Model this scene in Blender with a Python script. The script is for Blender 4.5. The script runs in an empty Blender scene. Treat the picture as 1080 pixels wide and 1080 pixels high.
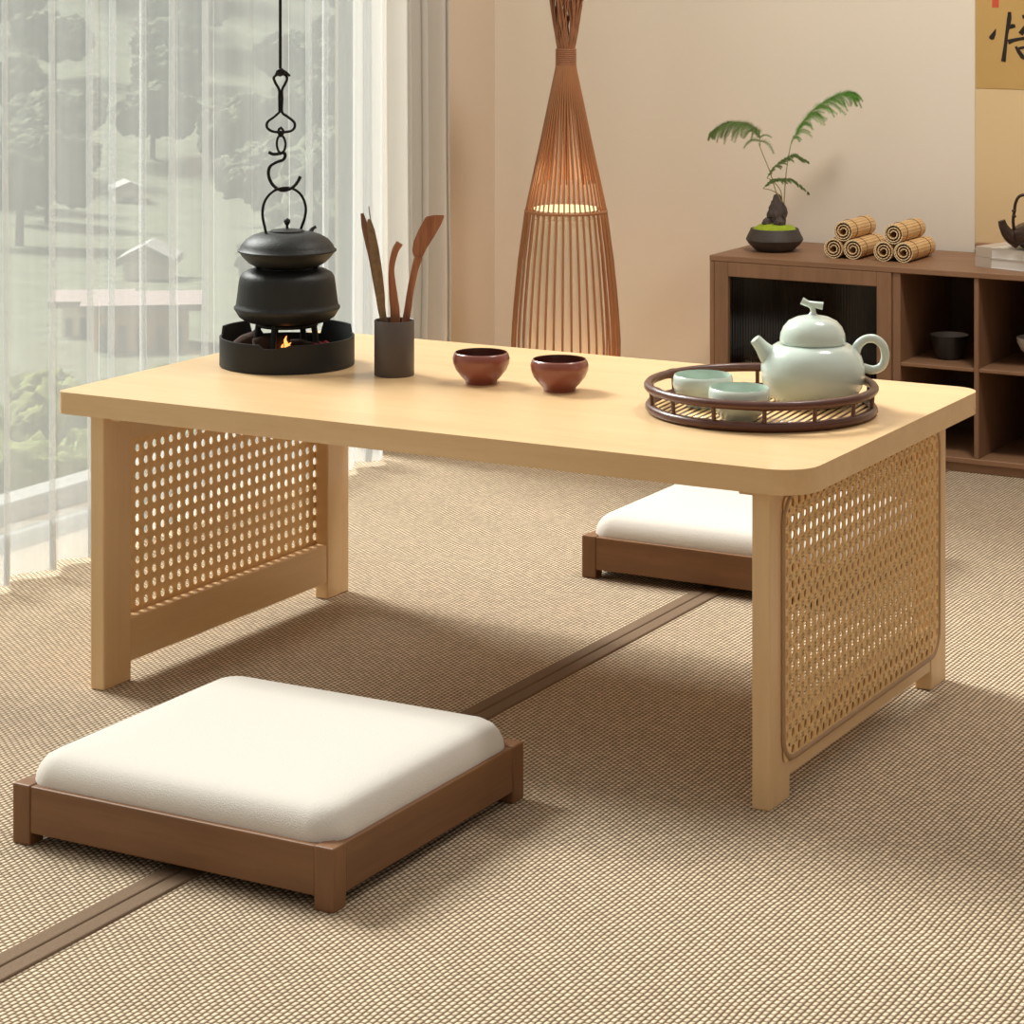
import bpy, bmesh, math, random
from mathutils import Vector, Matrix, noise
PI = math.pi
R = math.radians
random.seed(7)
C = bpy.context.scene
COL = C.collection
YAW = 0.5098                       # heading of the camera; round things are turned to it too

# ------------------------------------------------------------------ materials
def srgb(r, g, b):
    f = lambda c: (c / 255 / 12.92) if c / 255 <= 0.04045 else ((c / 255 + 0.055) / 1.055) ** 2.4
    return (f(r), f(g), f(b), 1)

class NT:
    def __init__(s, name):
        s.m = bpy.data.materials.new(name); s.m.use_nodes = True
        s.t = s.m.node_tree; s.t.nodes.clear()
        s.out = s.n('ShaderNodeOutputMaterial')
    def n(s, typ, **kw):
        nd = s.t.nodes.new(typ)
        for k, v in kw.items():
            if k in nd.inputs.keys(): nd.inputs[k].default_value = v
            else: setattr(nd, k, v)
        return nd
    def l(s, a, ao, b, bi): s.t.links.new(a.outputs[ao], b.inputs[bi])

def bsdf(nt, color, rough=.5, metal=0, spec=.5, coat=0, sheen=0):
    p = nt.n('ShaderNodeBsdfPrincipled')
    p.inputs['Base Color'].default_value = color
    p.inputs['Roughness'].default_value = rough
    p.inputs['Metallic'].default_value = metal
    p.inputs['Specular IOR Level'].default_value = spec
    p.inputs['Coat Weight'].default_value = coat
    p.inputs['Coat Roughness'].default_value = .15
    p.inputs['Sheen Weight'].default_value = sheen
    nt.l(p, 'BSDF', nt.out, 'Surface')
    return p

def simple(name, col, rough=.5, metal=0, spec=.5, coat=0, nscale=0, namt=.15, bump=0, bscale=None, sheen=0):
    nt = NT(name); p = bsdf(nt, col, rough, metal, spec, coat, sheen)
    tc = nt.n('ShaderNodeTexCoord')
    no = nt.n('ShaderNodeTexNoise', Scale=nscale or 12.0, Detail=4.0)
    nt.l(tc, 'Object', no, 'Vector')
    mr = nt.n('ShaderNodeMapRange'); mr.inputs['To Min'].default_value = 1 - namt; mr.inputs['To Max'].default_value = 1 + namt
    nt.l(no, 'Fac', mr, 'Value')
    mx = nt.n('ShaderNodeVectorMath', operation='SCALE'); mx.inputs[0].default_value = col[:3]
    nt.l(mr, 'Result', mx, 'Scale'); nt.l(mx, 'Vector', p, 'Base Color')
    if bump:
        n2 = nt.n('ShaderNodeTexNoise', Scale=bscale or 60.0, Detail=5.0); nt.l(tc, 'Object', n2, 'Vector')
        b = nt.n('ShaderNodeBump', Strength=bump, Distance=.002); nt.l(n2, 'Fac', b, 'Height'); nt.l(b, 'Normal', p, 'Normal')
    return nt.m

def wood(name, c1, c2, axis='x', rough=.45, scale=1.0, coat=0.0, amt=.5):
    nt = NT(name); p = bsdf(nt, c1, rough, coat=coat)
    tc = nt.n('ShaderNodeTexCoord')
    mp = nt.n('ShaderNodeMapping')
    sc = {'x': (1.2, 16, 16), 'y': (16, 1.2, 16), 'z': (16, 16, 1.2)}[axis]
    mp.inputs['Scale'].default_value = [v * scale for v in sc]
    nt.l(tc, 'Object', mp, 'Vector')
    a = nt.n('ShaderNodeTexNoise', Scale=1.6, Detail=6.0, Roughness=.6, Distortion=.6); nt.l(mp, 'Vector', a, 'Vector')
    f = nt.n('ShaderNodeTexNoise', Scale=9.0, Detail=5.0, Roughness=.7); nt.l(mp, 'Vector', f, 'Vector')
    ad = nt.n('ShaderNodeMath', operation='ADD'); nt.l(a, 'Fac', ad, 0)
    m2 = nt.n('ShaderNodeMath', operation='MULTIPLY_ADD'); m2.inputs[1].default_value = .5; m2.inputs[2].default_value = -.25
    nt.l(f, 'Fac', m2, 0); nt.l(m2, 'Value', ad, 1)
    mr = nt.n('ShaderNodeMapRange'); mr.inputs['From Min'].default_value = .5 - amt * .5; mr.inputs['From Max'].default_value = .5 + amt * .5
    nt.l(ad, 'Value', mr, 'Value')
    mx = nt.n('ShaderNodeMix', data_type='RGBA'); mx.inputs[6].default_value = c1; mx.inputs[7].default_value = c2
    nt.l(mr, 'Result', mx, 0); nt.l(mx, 2, p, 'Base Color')
    b = nt.n('ShaderNodeBump', Strength=.12, Distance=.001); nt.l(f, 'Fac', b, 'Height'); nt.l(b, 'Normal', p, 'Normal')
    return nt.m

def emis(name, col, st):
    nt = NT(name); e = nt.n('ShaderNodeEmission', Strength=st); e.inputs['Color'].default_value = col
    nt.l(e, 'Emission', nt.out, 'Surface'); return nt.m

def cloth_sheer(name, col, opac, transl=.6):
    nt = NT(name)
    d = nt.n('ShaderNodeBsdfDiffuse'); d.inputs['Color'].default_value = col
    t = nt.n('ShaderNodeBsdfTranslucent'); t.inputs['Color'].default_value = col
    m1 = nt.n('ShaderNodeMixShader'); m1.inputs[0].default_value = transl
    nt.l(d, 'BSDF', m1, 1); nt.l(t, 'BSDF', m1, 2)
    tr = nt.n('ShaderNodeBsdfTransparent')
    m2 = nt.n('ShaderNodeMixShader')
    tc = nt.n('ShaderNodeTexCoord')
    mp = nt.n('ShaderNodeMapping'); mp.inputs['Scale'].default_value = (14, 14, .7); nt.l(tc, 'Object', mp, 'Vector')
    no = nt.n('ShaderNodeTexNoise', Scale=2.0, Detail=3.0); nt.l(mp, 'Vector', no, 'Vector')
    mr = nt.n('ShaderNodeMapRange'); mr.inputs['To Min'].default_value = opac - .1; mr.inputs['To Max'].default_value = opac + .1
    nt.l(no, 'Fac', mr, 'Value'); nt.l(mr, 'Result', m2, 0)
    nt.l(tr, 'BSDF', m2, 1); nt.l(m1, 'Shader', m2, 2); nt.l(m2, 'Shader', nt.out, 'Surface')
    return nt.m

def glass_thin(name, tint, gl=.06):
    nt = NT(name)
    tr = nt.n('ShaderNodeBsdfTransparent'); tr.inputs['Color'].default_value = tint
    g = nt.n('ShaderNodeBsdfGlossy'); g.inputs['Roughness'].default_value = .08
    m = nt.n('ShaderNodeMixShader'); m.inputs[0].default_value = gl
    nt.l(tr, 'BSDF', m, 1); nt.l(g, 'BSDF', m, 2); nt.l(m, 'Shader', nt.out, 'Surface'); return nt.m

def woven_floor():
    nt = NT('woven_rush'); p = bsdf(nt, (1, 1, 1, 1), .85, spec=.25)
    tc = nt.n('ShaderNodeTexCoord'); sp = nt.n('ShaderNodeSeparateXYZ'); nt.l(tc, 'Object', sp, 'Vector')
    def math_(op, a, b=None, c=None):
        m = nt.n('ShaderNodeMath', operation=op)
        for i, v in enumerate((a, b, c)):
            if v is None: continue
            if isinstance(v, (int, float)): m.inputs[i].default_value = v
            else: nt.t.links.new(v, m.inputs[i])
        return m.outputs[0]
    wob = nt.n('ShaderNodeTexNoise', Scale=9.0, Detail=2.0); nt.l(tc, 'Object', wob, 'Vector')
    w = math_('MULTIPLY_ADD', wob.outputs['Fac'], .008, -.004)
    X = math_('DIVIDE', math_('ADD', sp.outputs['X'], w), .0062)
    Y = math_('DIVIDE', math_('ADD', sp.outputs['Y'], w), .0088)
    row = math_('FLOOR', X)
    off = math_('MULTIPLY', math_('MODULO', math_('ABSOLUTE', row), 2.0), .5)
    Y2 = math_('ADD', Y, off)
    fx = math_('SUBTRACT', math_('FRACT', X), .5); fy = math_('SUBTRACT', math_('FRACT', Y2), .5)
    a = math_('COSINE', math_('MULTIPLY', fx, PI)); b = math_('COSINE', math_('MULTIPLY', fy, PI))
    h = math_('MULTIPLY', a, math_('POWER', math_('MAXIMUM', b, 0.0), .7))
    # per-knot tone
    cv = nt.n('ShaderNodeCombineXYZ'); nt.t.links.new(row, cv.inputs[0]); nt.t.links.new(math_('FLOOR', Y2), cv.inputs[1])
    wn = nt.n('ShaderNodeTexWhiteNoise', noise_dimensions='2D'); nt.l(cv, 'Vector', wn, 'Vector')
    big = nt.n('ShaderNodeTexNoise', Scale=2.2, Detail=3.0); nt.l(tc, 'Object', big, 'Vector')
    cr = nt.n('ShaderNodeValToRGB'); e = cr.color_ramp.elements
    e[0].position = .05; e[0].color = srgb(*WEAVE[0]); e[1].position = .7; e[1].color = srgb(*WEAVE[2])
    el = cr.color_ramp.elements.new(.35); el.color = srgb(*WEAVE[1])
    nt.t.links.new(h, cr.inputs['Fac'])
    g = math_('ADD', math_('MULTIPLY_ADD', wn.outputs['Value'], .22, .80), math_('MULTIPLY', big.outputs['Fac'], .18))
    sc = nt.n('ShaderNodeVectorMath', operation='SCALE'); nt.l(cr, 'Color', sc, 0); nt.t.links.new(g, sc.inputs['Scale'])
    nt.l(sc, 'Vector', p, 'Base Color')
    bp = nt.n('ShaderNodeBump', Strength=.9, Distance=.0022); nt.t.links.new(h, bp.inputs['Height']); nt.l(bp, 'Normal', p, 'Normal')
    return nt.m
WEAVE = [(96, 76, 56), (165, 142, 114), (212, 194, 168)]  # gap tone is darker jute plus shade between knots, put into the colour

M = {}
BC1, BC2 = srgb(212, 172, 124), srgb(232, 200, 152)
for ax in 'xyz': M['beech_' + ax] = wood('beech_' + ax, BC1, BC2, ax, rough=.38, amt=.9, coat=.15)
W1, W2 = srgb(112, 76, 47), srgb(140, 99, 64)
for ax in 'xyz': M['walnut_' + ax] = wood('walnut_' + ax, W1, W2, ax, rough=.5, amt=.6)
K1, K2 = srgb(122, 88, 62), srgb(150, 112, 82)
for ax in 'xyz': M['cab_' + ax] = wood('cabinet_wood_' + ax, K1, K2, ax, rough=.5, amt=.6)
M['cab_in_shade'] = wood('cabinet_inside_shade', srgb(64, 44, 32), srgb(80, 56, 40), 'z', rough=.6)  # cubby shade put into the back panel's darker wood colour
M['cane'] = simple('rattan_cane', srgb(236, 198, 140), .5, nscale=90, namt=.16, bump=.3, bscale=220)
M['cane_trim'] = simple('rattan_binding', srgb(172, 138, 102), .5, nscale=40, namt=.1)
M['fabric'] = simple('oatmeal_linen', srgb(214, 208, 199), .95, spec=.15, nscale=260, namt=.035, bump=.35, bscale=700, sheen=.3)
M['rush'] = woven_floor()
M['border'] = simple('brown_border_cloth', srgb(120, 99, 79), .85, spec=.2, nscale=300, namt=.18, bump=.4, bscale=500)
M['floor'] = wood('floor_base', srgb(90, 70, 54), srgb(110, 86, 66), 'x')
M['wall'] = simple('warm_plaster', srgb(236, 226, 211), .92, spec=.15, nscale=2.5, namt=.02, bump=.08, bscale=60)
M['wall_l_shade'] = simple('shaded_side_plaster', srgb(214, 198, 178), .92, spec=.15, nscale=2.5, namt=.02)  # darker plaster carries the shade of the wall turned from the daylight
M['white_frame'] = simple('grey_window_frame', srgb(150, 150, 146), .45, namt=.02)
M['glass'] = glass_thin('clear_pane', (.97, .99, .98, 1), .008)
M['reeded'] = glass_thin('smoked_reeded_glass', (.07, .055, .045, 1), .03)
M['iron'] = simple('black_cast_iron', srgb(31, 32, 32), .5, metal=.25, spec=.5, nscale=50, namt=.2, bump=.25, bscale=300)
M['iron_tray'] = simple('black_sheet_iron', srgb(29, 30, 31), .55, metal=.3, nscale=30, namt=.15)
M['hook'] = simple('blackened_wire', srgb(24, 24, 24), .5, metal=.5)
M['bronze'] = simple('dark_bronze_iron', srgb(66, 50, 42), .38, metal=.55, nscale=40, namt=.25, bump=.5, bscale=90)
M['log'] = simple('charred_log', srgb(70, 44, 30), .9, nscale=60, namt=.4, bump=1, bscale=90)
M['ember'] = emis('ember', (1, .06, .05, 1), .35)
M['flame'] = emis('flame', (1, .36, .08, 1), 2.2)
M['redclay'] = simple('red_glazed_clay', srgb(134, 68, 52), .32, spec=.6, coat=.5, nscale=20, namt=.12)
M['redclay_in'] = simple('dark_glaze_inside', srgb(84, 40, 30), .3, coat=.3)
M['holder'] = simple('dark_zinc', srgb(92, 84, 80), .5, metal=.35, nscale=30, namt=.12)
M['bamboo_t'] = simple('mottled_bamboo', srgb(116, 92, 64), .55, nscale=180, namt=.55)
M['redwood'] = wood('red_utensil_wood', srgb(178, 118, 82), srgb(128, 78, 52), 'z', rough=.5, scale=4)
M['brownwood'] = wood('brown_utensil_wood', srgb(128, 84, 60), srgb(100, 62, 44), 'z', rough=.5, scale=4)
M['celadon'] = simple('celadon_glaze', srgb(208, 222, 212), .2, spec=.55, coat=.5, nscale=14, namt=.03)
M['celadon_in'] = simple('celadon_inside', srgb(192, 209, 197), .22, coat=.5, namt=.03)
M['traywood'] = simple('dark_red_bamboo', srgb(84, 42, 25), .38, coat=.3, nscale=40, namt=.25)
M['lampwood'] = simple('amber_bamboo', srgb(166, 112, 72), .5, nscale=30, namt=.15)
M['twig'] = simple('brown_twig', srgb(156, 104, 70), .6, nscale=60, namt=.25)
M['paper'] = cloth_sheer('lamp_paper', srgb(232, 222, 206), .5, .4)
M['glow'] = emis('lamp_glow', (1, .78, .42, 1), 1.5)
M['pot'] = simple('charcoal_stoneware', srgb(66, 60, 55), .6, nscale=40, namt=.2, bump=.3, bscale=120)
M['moss'] = simple('bright_moss', srgb(152, 172, 40), .95, nscale=160, namt=.35, bump=1, bscale=240)
M['rock'] = simple('dark_rock', srgb(74, 62, 58), .8, nscale=50, namt=.5, bump=1, bscale=70)
M['stem'] = simple('plant_stem', srgb(150, 140, 84), .6)
M['leaf'] = simple('fern_green', srgb(112, 168, 72), .6, nscale=60, namt=.3)
M['leaf2'] = simple('olive_fern_green', srgb(122, 150, 86), .6, nscale=60, namt=.3)
M['slip'] = simple('bamboo_slip', srgb(216, 178, 124), .5, nscale=80, namt=.18)
M['slip_end'] = simple('pale_cut_bamboo', srgb(244, 222, 178), .6, namt=.05)
M['cord'] = simple('brown_cord', srgb(96, 56, 34), .8)
M['white_paper'] = simple('white_book_paper', srgb(226, 222, 214), .7, namt=.02)
M['cover'] = simple('white_book_cover', srgb(222, 218, 210), .5, namt=.02)
M['spine'] = simple('greige_book_band', srgb(190, 176, 160), .6, namt=.04)
M['scroll_gold'] = simple('aged_gold_paper', srgb(196, 160, 98), .85, nscale=8, namt=.07)
M['scroll_mount'] = simple('beige_scroll_silk', srgb(226, 198, 152), .85, nscale=6, namt=.03)
M['ink'] = simple('black_ink', srgb(32, 18, 14), .6)
M['seal'] = simple('red_seal_ink', srgb(206, 84, 56), .7, nscale=160, namt=.3)
M['blackbowl'] = simple('black_glaze', srgb(24, 26, 28), .3, coat=.4)
M['blackbowl_in'] = simple('grey_glaze_inside', srgb(150, 142, 136), .4)
M['pale_bowl'] = simple('mottled_white_glaze', srgb(196, 186, 176), .35, nscale=60, namt=.25)
M['browncup'] = simple('brown_clay_cup', srgb(120, 76, 54), .5)
M['sheer'] = cloth_sheer('sheer_voile', srgb(226, 230, 231), .43, .32)
M['drape'] = cloth_sheer('cream_drape', srgb(216, 212, 204), .95, .26)
M['hill'] = simple('wooded_hillside', srgb(104, 107, 88), .95, spec=.05, nscale=4, namt=.6)
M['crown'] = simple('tree_foliage', srgb(96, 102, 80), .95, spec=.05, nscale=9, namt=.75, bump=1, bscale=9)
M['crown2'] = simple('pale_shrub_foliage', srgb(112, 120, 72), .95, spec=.05, nscale=14, namt=.4, bump=1, bscale=30)
M['bark'] = simple('bark', srgb(96, 82, 66), .9)
M['terrace'] = simple('stone_step', srgb(116, 112, 98), .8, nscale=6, namt=.05)
M['house_w'] = simple('white_house_wall', srgb(228, 224, 214), .8, namt=.03)
M['house_o'] = simple('ochre_house_wall', srgb(206, 168, 128), .8, namt=.04)
M['roof_p'] = simple('pinkish_roof', srgb(140, 122, 116), .8, nscale=20, namt=.15)
M['roof_g'] = simple('grey_roof', srgb(150, 148, 142), .8, nscale=20, namt=.15)
M['dark_win'] = simple('dark_house_window', srgb(96, 100, 100), .3)

# ------------------------------------------------------------------ mesh helpers
def box(bm, x0, x1, y0, y1, z0, z1, mat=None, mi=0):
    v = [bm.verts.new(p) for p in ((x0,y0,z0),(x1,y0,z0),(x1,y1,z0),(x0,y1,z0),(x0,y0,z1),(x1,y0,z1),(x1,y1,z1),(x0,y1,z1))]
    if mat is not None:
        for q in v: q.co = mat @ q.co
    fs = []
    for f in ((3,2,1,0),(4,5,6,7),(0,1,5,4),(1,2,6,5),(2,3,7,6),(3,0,4,7)):
        nf = bm.faces.new([v[i] for i in f]); nf.material_index = mi; fs.append(nf)
    return v, fs

def bbox(bm, x0, x1, y0, y1, z0, z1, bev=.002, seg=2, mat=None):
    b2 = bmesh.new(); box(b2, x0, x1, y0, y1, z0, z1)
    bmesh.ops.bevel(b2, geom=list(b2.edges), offset=bev, segments=seg, affect='EDGES', profile=.5)
    join(bm, b2, mat)

def join(bm, b2, mat=None, mi=None):
    mp = {}
    for v in b2.verts: mp[v] = bm.verts.new(mat @ v.co if mat is not None else v.co)
    for f in b2.faces:
        try:
            nf = bm.faces.new([mp[v] for v in f.verts]); nf.material_index = f.material_index if mi is None else mi; nf.smooth = f.smooth
        except ValueError: pass
    b2.free()

def lathe(bm, prof, seg=48, mi=0, c=(0, 0), closed=False):
    rings = []
    for r, z in prof:
        if r < 1e-6: rings.append([bm.verts.new((c[0], c[1], z))])
        else: rings.append([bm.verts.new((c[0] + r*math.cos(2*PI*i/seg), c[1] + r*math.sin(2*PI*i/seg), z)) for i in range(seg)])
    if closed: rings.append(rings[0])
    for a, b in zip(rings, rings[1:]):
        for i in range(seg):
            j = (i + 1) % seg
            if len(a) == 1 and len(b) == 1: continue
            if len(a) == 1: f = bm.faces.new((a[0], b[j], b[i]))
            elif len(b) == 1: f = bm.faces.new((a[i], a[j], b[0]))
            else: f = bm.faces.new((a[i], a[j], b[j], b[i]))
            f.material_index = mi; f.smooth = True

def crom(pts, n=8):
    pts = [Vector(p) for p in pts]
    if len(pts) < 3: return pts
    P = [pts[0]*2 - pts[1]] + pts + [pts[-1]*2 - pts[-2]]
    out = []
    for i in range(1, len(P) - 2):
        p0, p1, p2, p3 = P[i-1:i+3]
        for k in range(n):
            t = k / n
            out.append(.5*((2*p1) + (p2-p0)*t + (2*p0-5*p1+4*p2-p3)*t*t + (3*p1-p0-3*p2+p3)*t**3))
    out.append(pts[-1]); return out

def tube(bm, pts, r, seg=8, cap=True, flat=None, mi=0, closed=False):
    """pts polyline; r number or list; flat=(axis vector, factor) squashes the section along axis"""
    pts = [Vector(p) for p in pts]; n = len(pts)
    rr = r if isinstance(r, (list, tuple)) else [r] * n
    if len(rr) != n:
        rr = [rr[0]*(1-t) + rr[-1]*t if len(rr) == 2 else interp(rr, t) for t in [i/(n-1) for i in range(n)]]
    rings = []; up = None
    for i, p in enumerate(pts):
        if closed: t = pts[(i+1) % n] - pts[i-1]
        else: t = (pts[min(i+1, n-1)] - pts[max(i-1, 0)])
        t.normalize()
        if up is None:
            up = Vector((0, 0, 1)) if abs(t.z) < .9 else Vector((1, 0, 0))
        a = up - t * up.dot(t); a.normalize(); b = t.cross(a); up = a
        ring = []
        for k in range(seg):
            an = 2*PI*k/seg; o = (a*math.cos(an) + b*math.sin(an)) * rr[i]
            if flat: ax = Vector(flat[0]).normalized(); o -= ax * o.dot(ax) * (1 - flat[1])
            ring.append(bm.verts.new(p + o))
        rings.append(ring)
    pairs = list(zip(rings, rings[1:]))
    if closed: pairs.append((rings[-1], rings[0]))
    for a, b in pairs:
        for k in range(seg):
            j = (k + 1) % seg
            f = bm.faces.new((a[k], a[j], b[j], b[k])); f.smooth = True; f.material_index = mi
    if cap and not closed:
        for ring, rev in ((rings[0], True), (rings[-1], False)):
            f = bm.faces.new(ring[::-1] if rev else ring); f.material_index = mi

def interp(l, t):
    x = t * (len(l) - 1); i = min(int(x), len(l) - 2); return l[i] + (l[i+1] - l[i]) * (x - i)

def torus(bm, R0, r, z, seg=64, s2=8, c=(0, 0), mi=0):
    tube(bm, [(c[0] + R0*math.cos(2*PI*i/seg), c[1] + R0*math.sin(2*PI*i/seg), z) for i in range(seg)], r, s2, closed=True, mi=mi)

def prism(bm, outline, a0, a1, axis='z', mi=0):
    def P(u, v, w): return {'z': (u, v, w), 'x': (w, u, v), 'y': (u, w, v)}[axis]
    lo = [bm.verts.new(P(u, v, a0)) for u, v in outline]; hi = [bm.verts.new(P(u, v, a1)) for u, v in outline]
    n = len(outline)
    fs = [bm.faces.new(lo[::-1]), bm.faces.new(hi)]
    for i in range(n): fs.append(bm.faces.new((lo[i], lo[(i+1) % n], hi[(i+1) % n], hi[i])))
    for f in fs: f.material_index = mi
    return fs

def rrect(x0, x1, y0, y1, rads, n=10):
    """counter-clockwise from the lower left; rads = (ll, lr, ur, ul)"""
    out = []
    for (cx, cy, a0), r, (sx, sy) in zip(((x0, y0, PI), (x1, y0, 1.5*PI), (x1, y1, 0), (x0, y1, .5*PI)), rads, ((1, 1), (-1, 1), (-1, -1), (1, -1))):
        ox, oy = cx + sx*r, cy + sy*r
        for k in range(n + 1):
            a = a0 + .5*PI*k/n; out.append((ox + r*math.cos(a), oy + r*math.sin(a)))
    return out

def obj(name, bm, mats, parent=None, smooth=None, loc=None, rz=0):
    bmesh.ops.recalc_face_normals(bm, faces=bm.faces)
    me = bpy.data.meshes.new(name); bm.to_mesh(me); bm.free()
    o = bpy.data.objects.new(name, me); COL.objects.link(o)
    for m in (mats if isinstance(mats, (list, tuple)) else [mats]): me.materials.append(M[m] if isinstance(m, str) else m)
    if smooth is not None:
        for p in me.polygons: p.use_smooth = True
        me.set_sharp_from_angle(angle=R(smooth))
    if parent: o.parent = parent
    if loc is not None: o.location = loc
    o.rotation_euler.z = rz
    return o

def thing(name, label, cat, loc=(0, 0, 0), rz=0, group=None):
    o = bpy.data.objects.new(name, None); COL.objects.link(o); o.empty_display_size = .05
    o.location = loc; o.rotation_euler = (0, 0, rz); return tag(o, label, cat, group)

def tag(o, label, cat, group=None, kind=None):
    o['label'] = label; o['category'] = cat
    if group: o['group'] = group
    if kind: o['kind'] = kind
    return o

def struct(o, label=None):
    o['kind'] = 'structure'
    if label: o['label'] = label
    return o

def dup(root, loc, rz, label, group=None, scale=None):
    def cp(o, par):
        c = o.copy(); COL.objects.link(c)
        if par: c.parent = par
        for ch in o.children: cp(ch, c)
        return c
    r = cp(root, None); r.location = loc; r.rotation_euler = (0, 0, rz); r['label'] = label
    if group: r['group'] = group
    if scale: r.scale = (scale,)*3
    return r

# ================================================================== SETTING
XW, YB = -.566, 2.14                # side wall plane, back wall plane
bm = bmesh.new(); box(bm, XW - .12, 3.4, -3.4, YB + .12, -.09, -.012); struct(obj('floor', bm, 'floor'))
bm = bmesh.new(); box(bm, XW - .12, 3.4, YB, YB + .12, -.012, 2.62); struct(obj('wall_back', bm, 'wall'))
WY0, WY1, WZ0, WZ1 = -2.2, 1.70, .02, 2.48
bm = bmesh.new()
box(bm, XW - .12, XW, WY1, YB, -.012, 2.62); box(bm, XW - .12, XW, -3.4, WY0, -.012, 2.62)
box(bm, XW - .12, XW, WY0, WY1, -.012, WZ0); box(bm, XW - .12, XW, WY0, WY1, WZ1, 2.62)
struct(obj('wall_left', bm, 'wall_l_shade'))
bm = bmesh.new()
fx0, fx1 = XW - .09, XW - .03
for y0, y1, z0, z1 in ((WY0, WY1, WZ0, WZ0 + .035), (WY0, WY1, WZ1 - .04, WZ1), (WY0, WY0 + .04, WZ0, WZ1), (WY1 - .04, WY1, WZ0, WZ1), (-.05, -.01, WZ0, WZ1)):
    bbox(bm, fx0, fx1, y0, y1, z0, z1, .003, 1)
wf = struct(obj('window_1', bm, 'white_frame'))
bm = bmesh.new(); box(bm, XW - .064, XW - .058, WY0 + .03, -.04, WZ0 + .03, WZ1 - .03); obj('glass_pane', bm, 'glass', wf)
bm = bmesh.new(); box(bm, XW - .064, XW - .058, -.02, WY1 - .03, WZ0 + .03, WZ1 - .03); obj('glass_pane', bm, 'glass', wf)
bm = bmesh.new(); bbox(bm, XW - .005, XW + .02, WY0, WY1, -.012, WZ0, .003); obj('window_sill', bm, 'white_frame', wf)
bm = bmesh.new(); box(bm, .3, 3.4, YB - .012, YB, -.012, .05); box(bm, XW, .3, YB - .012, YB, -.012, .05)
struct(obj('baseboard_back', bm, 'wall'))

# woven mats laid edge to edge, each with its cloth border along the seam
def mat(x0, x1, bx0, bx1, label):
    t = thing('woven_floor_mat', label, 'floor mat', ((x0 + x1)/2, -.6, -.011), 0, 'woven rush floor mats')
    ox = (x0 + x1)/2
    bm = bmesh.new(); bbox(bm, x0 - ox, x1 - ox, -2.79, 2.72, 0, .011, .003, 2)
    obj('mat_surface', bm, 'rush', t)
    bm = bmesh.new(); bbox(bm, bx0 - ox, bx1 - ox, -2.785, 2.715, .0045, .0135, .0025, 3); o = obj('mat_border', bm, 'border', t); o['label'] = 'brown cloth border strip'
mat(XW + .004, .5325, .512, .5335, 'woven rush floor mat on the window side of the brown seam')
mat(.5355, 3.35, .5345, .556, 'woven rush floor mat on the cabinet side of the brown seam')

# ================================================================== TABLE
L, W, H, T = 1.036, .601, .38, .0281
IX, IY, LT, LW = .0454, .0126, .022, .0572
tab = thing('low_tea_table', 'long low light wood tea table with woven cane side panels', 'table', (0, 0, 0))
bm = bmesh.new()
prism(bm, rrect(0, L, 0, W, (.012, .046, .034, .02)), H - T, H)
ed = [e for e in bm.edges if abs(e.verts[0].co.z - e.verts[1].co.z) < 1e-5]
bmesh.ops.bevel(bm, geom=ed, offset=.0035, segments=3, affect='EDGES', profile=.5)
obj('tabletop', bm, 'beech_x', tab, smooth=35)

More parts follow.
